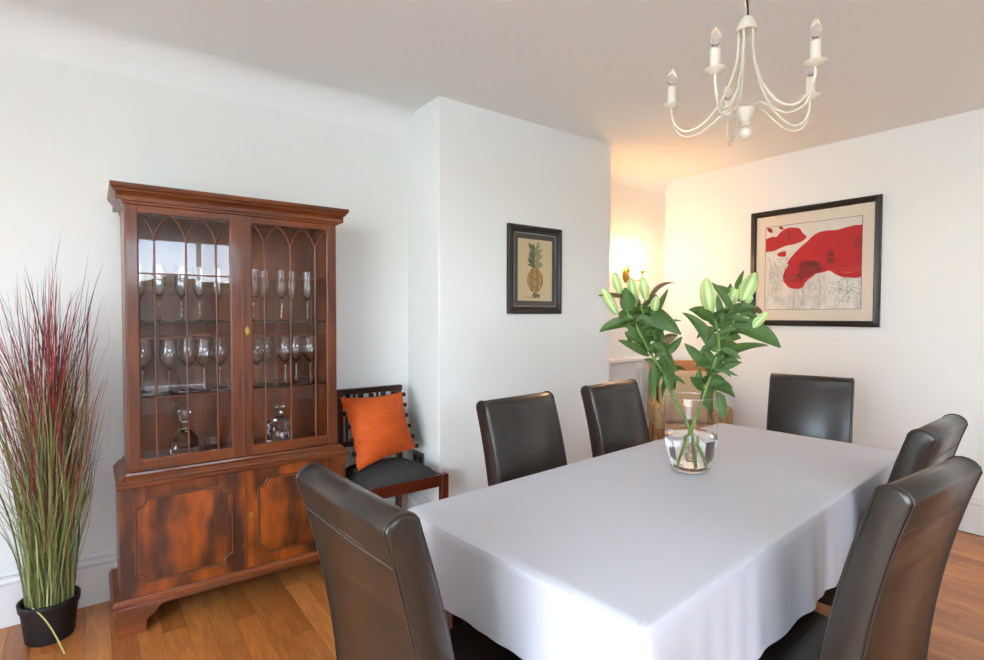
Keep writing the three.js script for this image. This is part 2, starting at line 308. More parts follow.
    part('pane', new THREE.PlaneGeometry(gx1 - gx0 + 0.008, gy1 - gy0 + 0.008).translate((gx0 + gx1) / 2, (gy0 + gy1) / 2, zf - 0.012), M.pane, d);
    const bar = (pts, n, r = 0.0042) => part('glazing_bar', uvBox(tube(pts, r, n, 6)), M.mahogany, d);
    const zb = zf - 0.006, spring = 1.738;
    for (const f of [1 / 6, 1 / 2, 5 / 6]) {
      const x = gx0 + f * gw;
      bar([[x, gy0, zb], [x, (gy0 + spring) / 2, zb], [x, spring, zb]], 2);
      for (const k of [-1, 1]) { const e = gw / 6; bar([[x, spring, zb], [x + k * e * 0.2, spring + 0.038, zb], [x + k * e * 0.55, spring + 0.076, zb], [x + k * e, gy1, zb]], 10); }
    }
    for (const y of [1.578, 1.299, 1.024]) bar([[gx0, y, zb - 0.001], [(gx0 + gx1) / 2, y, zb - 0.001], [gx1, y, zb - 0.001]], 2, 0.0036);
    for (const x of [gx0, gx1]) bar([[x, gy0, zb], [x, (gy0 + gy1) / 2, zb], [x, gy1, zb]], 2, 0.004);
    if (s > 0) { const k = part('escutcheon', extrude(Array.from({ length: 16 }, (_, i) => { const a = (i / 16) * Math.PI * 2; return [0.008 * Math.cos(a) * (1 + 0.35 * Math.cos(2 * a)), 0.022 * Math.sin(a)]; }), 0.003, 0.001), M.brass, d); k.position.set(0.02, 1.318, zf); part('key', rbox(0.006, 0.024, 0.008, 0.002, 0.02, 1.318, zf + 0.007), M.brass, d); }
    else part('closing_bead', rspan(x1 - 0.002, x1 + 0.006, y0, y1, zf - 0.001, zf + 0.006, 0.002), M.mahogany, d);
  }
  // glasses: flutes above, goblets below, decanters at the bottom
  const wine = (o, i) => { const sp = (q, m) => new THREE.SplineCurve(q.map((p) => new THREE.Vector2(p[0], p[1]))).getPoints(m).map((v) => [Math.max(0, v.x), v.y]); return crease(lathe([[0, 0.0005], ...sp(o, 44), ...sp(i, 20)], 20), 0.9); };
  const fluteGeo = wine([[0.031, 0.001], [0.028, 0.0035], [0.008, 0.006], [0.0038, 0.02], [0.0034, 0.06], [0.0042, 0.1], [0.012, 0.118], [0.024, 0.145], [0.027, 0.19], [0.0255, 0.262]], [[0.0243, 0.262], [0.0257, 0.19], [0.0225, 0.147], [0.01, 0.124], [0, 0.121]]);
  const gobletGeo = wine([[0.036, 0.001], [0.032, 0.0035], [0.01, 0.006], [0.0042, 0.02], [0.0038, 0.06], [0.0048, 0.105], [0.016, 0.12], [0.036, 0.15], [0.041, 0.185], [0.037, 0.22], [0.0325, 0.246]], [[0.0313, 0.246], [0.0357, 0.22], [0.0396, 0.185], [0.0345, 0.152], [0.014, 0.125], [0, 0.121]]);
  const ord = ['leftmost', 'second', 'third', 'fourth', 'fifth', 'sixth', 'seventh', 'eighth', 'ninth', 'rightmost'];
  const fx = [-0.41, -0.335, -0.24, -0.17, -0.085, 0.075, 0.135, 0.21, 0.275, 0.345];
  const gxs = [-0.4, -0.3, -0.215, -0.155, -0.075, 0.085, 0.145, 0.225, 0.3, 0.355];
  fx.forEach((x, i) => solo('champagne_flute', fluteGeo, M.stemware, i === 0 || i === 9 ? `${ord[i]} champagne flute on the upper glass shelf of the cabinet` : `champagne flute, ${ord[i]} from the left on the cabinet's upper glass shelf`, 'glass', 'flutes on the upper cabinet shelf').position.set(CX + x, 1.3635, CZ + 0.03 + (i % 2) * 0.045));
  gxs.forEach((x, i) => solo('wine_goblet', gobletGeo, M.stemware, i === 0 || i === 9 ? `${ord[i]} wine goblet on the lower glass shelf of the cabinet` : `wine goblet, ${ord[i]} from the left on the cabinet's lower glass shelf`, 'glass', 'goblets on the lower cabinet shelf').position.set(CX + x, 1.0335, CZ + 0.02 + (i % 2) * 0.06));
  const facet = (g) => { const h = g.toNonIndexed(); h.computeVertexNormals(); return h; };
  const sq = thing('square_decanter', 'square cut crystal decanter with stopper behind the right cabinet door', 'decanter', [CX + 0.205, 0.7125, CZ + 0.03], 0.25);
  part('body', facet(new THREE.CylinderGeometry(0.06, 0.062, 0.125, 4, 5).rotateY(Math.PI / 4).translate(0, 0.064, 0)), M.crystal, sq);
  part('neck', facet(lathe([[0.045, 0.127], [0.02, 0.145], [0.017, 0.165], [0.026, 0.178], [0.0, 0.179]], 8)), M.crystal, sq);
  part('stopper', facet(new THREE.SphereGeometry(0.03, 8, 5).scale(1, 0.7, 1).translate(0, 0.202, 0)), M.crystal, sq);
  for (let k = 0; k < 4; k++) part('cut_star', facet(new THREE.OctahedronGeometry(0.03).scale(1, 1.2, 0.2)), M.crystal, sq).position.set([0, 0.043, 0, -0.043][k], 0.064, [0.043, 0, -0.043, 0][k]), sq.children[sq.children.length - 1].rotation.y = k * Math.PI / 2;
  const rd = thing('round_decanter', 'round cut crystal decanter with ball stopper behind the left cabinet door', 'decanter', [CX - 0.235, 0.7125, CZ + 0.03]);
  part('body', facet(lathe([[0, 0.001], [0.052, 0.001], [0.062, 0.03], [0.06, 0.08], [0.04, 0.115], [0.018, 0.135], [0.015, 0.165], [0.024, 0.178], [0, 0.179]], 12)), M.crystal, rd);
  part('stopper', facet(new THREE.IcosahedronGeometry(0.03, 1).translate(0, 0.208, 0)), M.crystal, rd);
  const tb = thing('crystal_tumbler', 'short cut crystal tumbler beside the round decanter', 'glass', [CX - 0.125, 0.7125, CZ + 0.1]);
  part('body', facet(lathe([[0, 0.001], [0.03, 0.001], [0.038, 0.085], [0.035, 0.085], [0.028, 0.012], [0, 0.012]], 12)), M.crystal, tb);
}

// ------------------------------------------------------------------ dining table and cloth
const TC = [1.90, -1.185], TT = THREE.MathUtils.degToRad(4.4), TL = 2.13, TWD = 0.875, TH = 0.765;
{
  const t = thing('dining_table', 'long rectangular dining table hidden under the white cloth', 'table', [TC[0], 0, TC[1]], TT);
  part('tabletop', uvBox(rbox(TL - 0.012, 0.03, TWD - 0.012, 0.008, 0, TH - 0.019, 0), true), M.darkwood, t);
  part('apron', frameSweep(TL - 0.16, TWD - 0.16, [[0, -0.04], [0, 0.04], [0.022, 0.04], [0.022, -0.04], [0, -0.04]]).rotateX(-Math.PI / 2).translate(0, 0.69, 0), M.darkwood, t);
  for (const a of [-1, 1]) for (const b of [-1, 1]) part('leg', rbox(0.07, 0.73, 0.07, 0.006, a * (TL / 2 - 0.11), 0.365, b * (TWD / 2 - 0.11)), M.darkwood, t);
  // cloth: a rounded rectangle, its edge turned over, its skirt in folds with fuller corners
  const per = [], R = 0.02, hw = TL / 2, hd = TWD / 2, side = (n, p, q, nx, nz, kind) => { for (let k = 0; k < n; k++) { const f = k / n; per.push({ x: lerp(p[0], q[0], f), z: lerp(p[1], q[1], f), nx, nz, c: 0, f, kind }); } };
  const arc = (cx, cz, a0) => { for (let k = 0; k < 12; k++) { const a = a0 + (k / 12) * Math.PI / 2; per.push({ x: cx + R * Math.cos(a), z: cz + R * Math.sin(a), nx: Math.cos(a), nz: Math.sin(a), c: Math.sin((k / 12) * Math.PI), f: 0, kind: 4 }); } };
  side(90, [hw - R, hd], [-hw + R, hd], 0, 1, 0); arc(-hw + R, hd - R, Math.PI / 2);
  side(44, [-hw, hd - R], [-hw, -hd + R], -1, 0, 1); arc(-hw + R, -hd + R, Math.PI);
  side(90, [-hw + R, -hd], [hw - R, -hd], 0, -1, 2); arc(hw - R, -hd + R, Math.PI * 1.5);
  side(44, [hw, -hd + R], [hw, hd - R], 1, 0, 3); arc(hw - R, hd - R, 0);
  const N = per.length, rows = [], e = 0.009;
  // distance to the nearest corner, in metres round the edge
  per.forEach((q) => { q.cd = Math.min(Math.abs(Math.abs(q.x) - hw) + Math.abs(Math.abs(q.z) - hd)); });
  const foldAt = (q) => { const s = q.kind === 1 || q.kind === 3 ? q.z : q.x, a = q.kind === 0 || q.kind === 2 ? 1 : 0.35; return a * (0.5 + 0.55 * Math.sin(s * 19 + 2.2 * Math.sin(s * 4.1 + q.kind)) * (0.55 + 0.45 * Math.sin(s * 6.3 + 1 + q.kind)) + 0.3 * Math.sin(s * 47 + 3 * Math.sin(s * 9))); };
  rows.push(per.map(() => V(0, TH + e, 0)));
  for (const f of [0.5, 0.85, 0.97]) rows.push(per.map((q) => V(q.x * f, TH + e, q.z * f)));
  for (let k = 0; k <= 4; k++) { const a = (k / 4) * Math.PI / 2; rows.push(per.map((q) => V(q.x - q.nx * 0.004 + q.nx * e * Math.sin(a) * 1.2, TH + e * Math.cos(a), q.z - q.nz * 0.004 + q.nz * e * Math.sin(a) * 1.2))); }
  for (let k = 1; k <= 12; k++) {
    const f = k / 12;
    rows.push(per.map((q) => {
      const near = Math.exp(-Math.pow(q.cd / 0.09, 2)), drop = (q.kind === 1 || q.kind === 3 ? 0.215 : 0.262) + 0.05 * near + 0.006 * Math.sin(q.x * 8 + q.z * 7);
      const o = 0.007 + Math.pow(f, 0.8) * (0.013 * foldAt(q) * (1 - near) + 0.034 * near + 0.004);
      const c = Math.max(q.c, near * 0.6), dx = q.nx + Math.sign(q.x) * near * 0.35, dz = q.nz + Math.sign(q.z) * near * 0.35;
      return V(q.x + dx * o, TH - f * drop - 0 * c, q.z + dz * o);
    }));
  }
  const c = solo('tablecloth', uvBox(crease(grid(rows, true), 0.9)), M.cloth, 'plain white cloth draped over the dining table', 'tablecloth');
  c.position.set(TC[0], 0, TC[1]); c.rotation.y = TT;
}

// ------------------------------------------------------------------ leather dining chairs (face +z, origin on the floor under the seat)
const chair = (() => {
  const root = new THREE.Group(), W = 0.445, HT = 1.03;
  const cz = (y) => { const f = (y - 0.36) / (HT - 0.36); return -0.205 - 0.02 * f - 0.105 * f * f; };           // middle of the back at height y
  const th = (y) => 0.044 - 0.006 * clamp((y - 0.36) / 0.6);
  const pts = [], back = [], fr = [];
  const top = HT - 0.036;
  for (let k = 0; k <= 16; k++) { const y = lerp(0.36, top, k / 16); fr.push([cz(y) + th(y), y]); back.push([cz(y) - th(y), y]); }
  const cap = []; for (let k = 1; k < 12; k++) { const a = (k / 12) * Math.PI; cap.push([cz(top) - 0.004 * (k / 12) + th(top) * Math.cos(a), top + 0.036 * Math.sin(a)]); }
  pts.push(...fr, ...cap, ...back.slice().reverse());
  const toX = (g) => g.rotateY(-Math.PI / 2).translate(W / 2, 0, 0);
  const b = part('backrest', uvBox(crease(mergeVertices(toX(extrude(pts, W, 0.011, [], 3)).deleteAttribute('uv').deleteAttribute('normal')), 0.9)), M.leather, root);
  // piped seams down both side panels and over the top, stitched seam across the rear
  const seam = [...fr.slice(2), ...cap, ...back.slice(2).reverse()];
  for (const s of [-1, 1]) part('piping', tube(seam.map(([z, y]) => V(s * (W / 2 - 0.0085), y + (y > top ? 0.0005 : 0), z * 1.0)), 0.0032, 90, 6), M.leather, b);
  const yS = HT - 0.105;
  for (const dy of [0, 0.008]) part('stitching', tube([[-W / 2 + 0.008, yS + dy, cz(yS) - th(yS) - 0.0002], [0, yS + dy - 0.004, cz(yS) - th(yS) - 0.0008], [W / 2 - 0.008, yS + dy, cz(yS) - th(yS) - 0.0002]], 0.0011, 20, 5), M.thread, b);
  const st = new THREE.BufferGeometry(); void st;
  const seatG = rbox(W + 0.012, 0.1, 0.44, 0.03, 0, 0.41, 0.045, 4), p = seatG.attributes.position;
  for (let i = 0; i < p.count; i++) if (p.getY(i) > 0.43) p.setY(i, p.getY(i) + 0.014 * (1 - Math.pow(p.getX(i) / 0.24, 2)) * (1 - Math.pow((p.getZ(i) - 0.045) / 0.24, 2)));
  seatG.computeVertexNormals();
  part('seat', uvBox(seatG), M.leather, root);
  part('seat_rail', uvBox(rbox(W - 0.01, 0.05, 0.42, 0.006, 0, 0.362, 0.04)), M.leather, root);
  for (const s of [-1, 1]) {
    part('leg', new THREE.CylinderGeometry(0.03, 0.021, 0.35, 4, 1).rotateY(Math.PI / 4).translate(s * (W / 2 - 0.026), 0.175, 0.22), M.darkwood, root);
    part('leg', new THREE.CylinderGeometry(0.03, 0.021, 0.37, 4, 1).rotateY(Math.PI / 4).translate(s * (W / 2 - 0.026), 0.185, -0.2), M.darkwood, root);
  }
  return root;
})();
// top edge middle (x, z) and heading; the origin lies 0.33 m in front of the top of the back
const chairs = [
  [0.435, -1.108, 90 + 3.5, 'dark leather chair nearest the camera, its back to us at the end of the table'],
  [1.545, -1.895, 7, 'dark leather chair in front of the pineapple picture, nearer the cabinet'],
  [2.27, -1.975, 7, 'dark leather chair on the far long side, nearer the lit alcove'],
  [3.55, -1.475, -90 + 16, 'dark leather chair below the poppy picture at the far table end'],
  [2.37, -0.555, 180 + 2, 'dark leather chair partly hidden behind the nearest right chair'],
  [1.605, -0.385, 180 - 3, 'large dark leather chair at the right edge, seen from its side'],
];
chairs.forEach(([x, z, deg, label], i) => {
  const o = i ? chair.clone() : chair, a = THREE.MathUtils.degToRad(deg);
  o.name = numbered('dining_chair'); scene.add(o);
  o.position.set(x + 0.33 * Math.sin(a), 0, z + 0.33 * Math.cos(a)); o.rotation.set(0, a, 0);
  tag(o, label, 'chair', 'leather chairs round the dining table');
});

// ------------------------------------------------------------------ vase and lilies
const VD = 2.15, VLAT = 0.799, FW = V(Math.cos(YAW), 0, -Math.sin(YAW)), RT = V(Math.sin(YAW), 0, Math.cos(YAW));
const VC = FW.clone().multiplyScalar(VD).addScaledVector(RT, VLAT); VC.y = TH + 0.0095;
{
  const t = thing('glass_vase', 'clear barrel shaped glass vase of water in the middle of the table', 'vase', [VC.x, VC.y, VC.z]);
  const outer = [[0, 0.001], [0.055, 0.001], [0.068, 0.005], [0.08, 0.025], [0.094, 0.07], [0.102, 0.13], [0.104, 0.19], [0.102, 0.25], [0.0985, 0.3]];
  part('glass', latheS(outer, 48, 60), M.thinGlass, t);
  part('base', latheS([[0, 0.002], [0.054, 0.002], [0.066, 0.007], [0.072, 0.017], [0.03, 0.02], [0, 0.021]], 40, 40), M.crystal, t);
  part('rim', new THREE.TorusGeometry(0.0985, 0.0022, 8, 48).rotateX(Math.PI / 2).translate(0, 0.3, 0), M.crystal, t);
  part('water', lathe([[0, 0.0225], [0.06, 0.0225], [0.078, 0.032], [0.0922, 0.072], [0.0998, 0.13], [0.1012, 0.152], [0, 0.151]], 48), M.water, t, 'clear water');
}
// a point by its offset to the right and above the vase foot (both in the units 1/246 m) and its depth in metres
const vp = (px, py, d = 0) => VC.clone().addScaledVector(RT, (px - 692) / 246 * (1 + d / VD)).addScaledVector(FW, d).add(V(0, (471 - py) / 246, 0));
function leafGeo(root, a, b, w, bend, twist) {
  const chord = b.clone().sub(a), L = chord.length(), m1 = a.clone().lerp(b, 0.35).add(V(0, bend * L, 0)), m2 = a.clone().lerp(b, 0.72).add(V(0, bend * L * 0.75, 0));
  const pts = root.distanceTo(a) > 0.006 ? [root, a, m1, m2, b] : [a, m1, m2, b], c = curve(pts), skip = pts.length === 5 ? root.distanceTo(a) / (root.distanceTo(a) + L) : 0;
  const rows = [], n = 12;
  for (let k = 0; k <= n; k++) {
    const f = k / n, q = c.getPointAt(f), ax = c.getTangentAt(f), g = clamp((f - skip * 0.8) / (1 - skip * 0.8));
    const sideV = new THREE.Vector3().crossVectors(ax, FW).normalize().applyAxisAngle(ax, twist * (0.4 + 0.8 * f)), up = new THREE.Vector3().crossVectors(sideV, ax).normalize();
    const hw = Math.max(0.0012, w * 0.5 * Math.pow(Math.sin(Math.PI * Math.pow(g, 0.8) * 0.98 + 0.01), 0.8));
    rows.push([-1, -0.5, 0, 0.5, 1].map((s) => q.clone().addScaledVector(sideV, s * hw).addScaledVector(up, Math.abs(s) * hw * 0.4)));
  }
  return grid(rows);
}
function budGeo(base, tip, w) {
  const d = tip.clone().sub(base), L = d.length();
  const g = latheS([[0.0, 0], [w * 0.22, 0.01 * L], [w * 0.4, 0.2 * L], [w * 0.5, 0.5 * L], [w * 0.36, 0.82 * L], [w * 0.1, 0.97 * L], [0, L]], 12, 24);
  const p = g.attributes.position; for (let i = 0; i < p.count; i++) { const a = Math.atan2(p.getZ(i), p.getX(i)), k = 1 + 0.07 * Math.cos(3 * a); p.setX(i, p.getX(i) * k); p.setZ(i, p.getZ(i) * k); }
  g.computeVertexNormals();
  g.applyQuaternion(new THREE.Quaternion().setFromUnitVectors(V(0, 1, 0), d.normalize())).translate(base.x, base.y, base.z);
  return g;
}
const stems = [
  { label: 'lily stem at the far left of the vase with drooping outer bud', pts: [[703, 464, -0.03], [692, 430, 0], [677, 400, 0.01], [662, 372, -0.01], [646, 348, -0.02], [634, 326, -0.03], [624, 312, -0.03]],
    buds: [[615, 316, 599, 291.5, 9.5], [620, 296, 615, 275, 9.5]],
    leaves: [[627, 316, 621, 291, 13, 0.02], [626, 321, 615, 315, 9, 0.05], [630, 325, 603, 334, 10, 0.1], [628, 324, 651, 349, 15, 0.05], [622, 301, 594, 299, 4, 0.08, 1], [648, 357, 612, 341, 7, 0.03], [634, 340, 623, 334, 8, 0], [654, 366, 655, 404, 8, 0], [640, 334, 626, 348, 9, 0.05]] },
  { label: 'lily stem left of centre in the vase with two upright buds', pts: [[698, 466, 0.02], [691, 430, 0.01], [676, 396, 0.04], [667, 366, 0.04], [658, 338, 0.03], [648, 318, 0.02], [640, 306, 0.02]],
    buds: [[638.5, 309, 633, 279.5, 11.5], [648, 302, 642, 279.5, 9.5], [657, 314, 658, 298, 9]],
    leaves: [[640, 322, 681, 336, 19, 0.24], [650, 324, 652, 351, 10, 0.0], [650, 304, 672, 286, 4, 0.22, 1], [660, 313, 670, 291, 6, -0.02], [666, 345, 679, 337, 8, 0.1, 1], [655, 347, 667, 357, 9, 0.1], [668, 356, 687, 339, 8, -0.06], [671, 353, 671, 393, 15, 0.02], [677, 376, 682, 394, 5, 0], [652, 330, 668, 346, 12, 0.1], [642, 318, 630, 306, 8, 0.1], [650, 320, 641, 346, 11, 0.0], [664, 330, 650, 318, 10, 0.05], [672, 380, 664, 400, 6, 0.05]] },
  { label: 'lily stem right of centre in the vase with a tall pale bud', pts: [[682, 463, 0.0], [690, 432, -0.01], [700, 404, -0.02], [710, 374, -0.02], [716, 348, -0.03], [714, 330, -0.03], [709, 316, -0.03]],
    buds: [[708, 315, 701, 281, 14.5]],
    leaves: [[709, 322, 687, 312, 11, 0.1], [706, 314, 718, 331, 9, 0.0], [712, 352, 682, 315, 10, 0.14], [720, 322, 715, 297, 7, 0.05], [728, 313, 707, 285, 6, 0.1], [706, 368, 684, 345, 9, 0.02], [701, 391, 685, 376, 8, 0.05], [706, 386, 717, 414, 17, 0.06], [698, 388, 699, 369, 7, 0], [712, 366, 704, 348, 9, 0], [716, 345, 722, 330, 9, 0.0], [717, 350, 706, 338, 8, 0.1], [711, 372, 722, 356, 9, 0.0]] },
  { label: 'lily stem at the far right of the vase with a large leaning bud', pts: [[678, 460, -0.03], [692, 430, -0.02], [704, 402, 0.01], [717, 372, 0.03], [728, 345, 0.04], [737, 322, 0.04], [745, 304, 0.04]],
    buds: [[745, 303, 760, 274, 15.5], [732, 311, 741, 287, 12], [747, 307, 752, 297, 8], [754, 331, 768, 314, 9]],
    leaves: [[742, 303, 717, 287, 5, 0.12], [740, 290, 743, 273, 6, 0], [732, 303, 735, 285, 7, 0], [732, 316, 754, 310, 10, 0.1], [733, 322, 749, 324, 8, 0.08], [753, 313, 766, 316, 6, 0.2, 1], [735, 331, 781, 349, 16, 0.16], [714, 368, 761, 346, 14, 0.1], [724, 361, 741, 365, 8, 0.08], [718, 345, 734, 332, 10, 0.05], [722, 327, 738, 318, 9, 0.1], [706, 385, 724, 386, 9, 0.12], [716, 389, 741, 401, 10, 0.08], [722, 384, 739, 392, 4, 0.1], [721, 396, 724, 419, 10, 0], [718, 374, 740, 363, 7, 0.06], [740, 315, 726, 330, 10, 0.05], [730, 338, 746, 340, 10, 0.1], [726, 350, 714, 338, 9, 0.05]] },
];
for (const s of stems) {
  const t = thing('lily_stem', s.label, 'lily', [VC.x, VC.y, VC.z], 0, 'lilies in the glass vase'), o = VC.clone().negate(), sh = (g) => g.translate(o.x, o.y, o.z);
  const c = curve(s.pts.map((q) => vp(...q)));
  part('stem', sh(new THREE.TubeGeometry(c, 50, 0.0048, 8)), M.stem, t);
  const dn = (x, y) => { let b = 1e9, d = 0; for (const q of s.pts) { const e = Math.hypot(q[0] - x, q[1] - y); if (e < b) { b = e; d = q[2]; } } return d; };
  for (let k = 0; k < 20; k++) {                         // leaves spiralling up the stem
    const f = lerp(0.44, 0.95, (k + rnd() * 0.6) / 20), q = c.getPoint(f), a = k * 2.4 + rnd(), L = rr(0.06, 0.125), b = q.clone().add(V(Math.cos(a) * L * 0.85, rr(-0.45, 0.6) * L, Math.sin(a) * L * 0.85));
    part('leaf', sh(leafGeo(q, q.clone().lerp(b, 0.08), b, rr(0.018, 0.032), rr(0.08, 0.24), rr(-0.9, 0.9))), M.leaf, t);
  }
  const lastP = c.getPoint(1);
  for (const [bx, by, tx, ty, w] of s.buds) {
    const d = dn(bx, by), base = vp(bx, by, d + rr(-0.02, 0.02)), tip = vp(tx, ty, d + rr(-0.03, 0.03));
    const b = part('bud', sh(budGeo(base, tip, w / 246)), M.bud, t);
    const q = c.getPoint(0.86).lerp(lastP, rnd());
    part('bud_stalk', sh(tube([q, q.clone().lerp(base, 0.5).add(V(0, -0.006, 0)), base.clone().lerp(tip, 0.03)], 0.0028, 10, 6)), M.stem, b);
  }
  for (const [bx, by, tx, ty, w, bend, brown] of s.leaves) {
    const d = dn(bx, by), a = vp(bx, by, d), L = Math.hypot(bx - tx, by - ty) / 246, b = vp(tx, ty, d + rr(-0.55, 0.45) * L);
    let root = a, bd = 1e9; for (let k = 0; k <= 60; k++) { const q = c.getPoint(k / 60), e = q.distanceTo(a); if (e < bd) { bd = e; root = q; } }
    part('leaf', sh(leafGeo(root, a, b, w / 246 * 1.15, bend, rr(-0.9, 0.9))), brown ? M.brownLeaf : M.leaf, t);
  }
}

// ------------------------------------------------------------------ pictures
function canvasTex(w, h, draw) {
  const c = document.createElement('canvas'); c.width = w; c.height = h; const g = c.getContext('2d'); draw(g, w, h);
  const t = new THREE.CanvasTexture(c); t.colorSpace = THREE.SRGBColorSpace; return t;
}
function poly(g, pts, fill) { g.fillStyle = fill; g.beginPath(); const n = pts.length; for (let i = 0; i < n; i++) { const a = pts[i], b = pts[(i + 1) % n], mx = (a[0] + b[0]) / 2, my = (a[1] + b[1]) / 2; if (!i) { const z = pts[n - 1]; g.moveTo((z[0] + a[0]) / 2, (z[1] + a[1]) / 2); } g.quadraticCurveTo(a[0], a[1], mx, my); } g.closePath(); g.fill(); }
const poppyArt = canvasTex(640, 620, (g, w, h) => {
  const at = ([x, y]) => { const u = (x - 62) / 575, top = 95 - 65 * u; return [u * w, (y - top) / (600 - top) * h]; };
  const round = (p) => p.flatMap((a, i) => { const b = p[(i + 1) % p.length], edge = a[0] > 630 && b[0] > 630 || a[0] < 66 && b[0] < 66; return edge ? [a, b] : [[lerp(a[0], b[0], 0.22), lerp(a[1], b[1], 0.22)], [lerp(a[0], b[0], 0.78), lerp(a[1], b[1], 0.78)]]; });
  const shape = (pts, fill) => { g.fillStyle = fill; g.beginPath(); round(pts).map(at).forEach(([x, y], i) => (i ? g.lineTo(x + rr(-1.5, 1.5), y + rr(-1.5, 1.5)) : g.moveTo(x, y))); g.closePath(); g.fill(); };
  g.fillStyle = '#d5cfc4'; g.fillRect(0, 0, w, h);
  for (let k = 0; k < 5200; k++) {                       // scumbled greys and whites in the lower two thirds
    const x = rnd() * w, y = rnd() * h, d = fbm(x / 80, y / 110, 3, 7), low = y > h * 0.3 ? 1 : 0.12;
    g.globalAlpha = 0.16 * low; g.fillStyle = d > 0.56 ? '#838c90' : d < 0.46 ? '#f4f1ea' : '#b5b0a8'; g.fillRect(x, y, rr(1.5, 8), rr(3, 40));
  }
  for (const [cx, cy, r] of [[110, 290, 55], [560, 440, 70], [470, 470, 45], [595, 470, 45], [80, 340, 40], [520, 520, 50]]) for (let k = 0; k < 220; k++) { g.globalAlpha = 0.3; g.fillStyle = rnd() > 0.5 ? '#6d777c' : '#eef0ee'; g.fillRect(cx + rr(-1, 1) * r, cy + rr(-1, 1) * r, rr(3, 14), rr(1.5, 7)); }
  g.globalAlpha = 0.8; g.strokeStyle = '#3a3836'; g.lineWidth = 2;
  for (const l of [[[212, 470], [215, 540], [212, 615]], [[385, 420], [392, 500], [384, 610]], [[510, 425], [504, 460], [512, 500]], [[590, 480], [520, 550], [490, 615]], [[20, 230], [60, 300], [30, 380]], [[270, 480], [282, 560], [272, 600]], [[560, 430], [552, 500], [580, 560]]]) { g.beginPath(); g.moveTo(...l[0]); g.quadraticCurveTo(...l[1], ...l[2]); g.stroke(); }
  g.globalAlpha = 1;
  const red = '#b3181d', main = [[205, 310], [240, 265], [290, 215], [345, 165], [385, 128], [440, 115], [500, 115], [540, 100], [590, 88], [639, 83], [639, 405], [590, 410], [540, 405], [500, 390], [465, 360], [430, 372], [385, 380], [360, 405], [325, 430], [310, 462], [280, 475], [220, 468], [185, 430], [180, 390], [195, 350], [215, 330]];
  const side = [[64, 165], [100, 150], [135, 152], [160, 120], [195, 100], [240, 92], [285, 100], [300, 130], [330, 155], [290, 185], [240, 200], [195, 205], [160, 220], [120, 240], [64, 245]];
  shape(main, red); shape(side, red);
  shape([[64, 96], [100, 95], [112, 130], [80, 122]], '#8e1519'); shape([[145, 90], [170, 85], [180, 108], [160, 105]], '#7c1518'); shape([[135, 258], [165, 243], [195, 235], [200, 275], [150, 272]], red);
  shape([[282, 318], [315, 296], [352, 300], [400, 312], [428, 338], [418, 368], [378, 374], [345, 396], [312, 410], [292, 436], [284, 380]], '#7c0c10');
  g.save(); g.beginPath(); for (const p of [main, side]) p.map(at).forEach(([x, y], i) => (i ? g.lineTo(x, y) : g.moveTo(x, y))); g.clip();
  for (let k = 0; k < 2600; k++) { const x = rnd() * w, y = rnd() * h * 0.8, d = fbm(x / 55, y / 55, 3, 19); g.globalAlpha = 0.14; g.fillStyle = d > 0.53 ? '#cf2c2c' : d < 0.44 ? '#861014' : '#a5181c'; g.fillRect(x, y, rr(3, 24), rr(2, 7)); }
  const blot = (x, y, rx, ry, n, col) => { const [cx, cy] = at([x, y]); for (let k = 0; k < n; k++) { const a = rnd() * 6.283, r = Math.sqrt(rnd()); g.globalAlpha = 0.3; g.fillStyle = col; g.fillRect(cx + Math.cos(a) * r * rx, cy + Math.sin(a) * r * ry, rr(3, 10), rr(3, 10)); } };
  blot(465, 275, 24, 46, 160, '#3c2a24'); blot(365, 315, 42, 18, 130, '#45140f'); blot(240, 410, 42, 24, 130, '#5a221c'); blot(275, 388, 14, 14, 50, '#241a18'); blot(612, 190, 26, 42, 120, '#5c2a20'); blot(208, 140, 16, 30, 80, '#5a1c18'); blot(190, 390, 10, 22, 40, '#2a1a18'); blot(110, 165, 24, 14, 40, '#8a1a1a');
  g.globalAlpha = 0.5; g.fillStyle = '#e6d8cc'; for (let k = 0; k < 50; k++) g.fillRect(rr(130, 260), rr(378, 400), 2, 2); for (let k = 0; k < 40; k++) g.fillRect(rr(420, 640), rr(330, 380), rr(8, 50), 1.2);
  g.restore(); g.globalAlpha = 1;
});
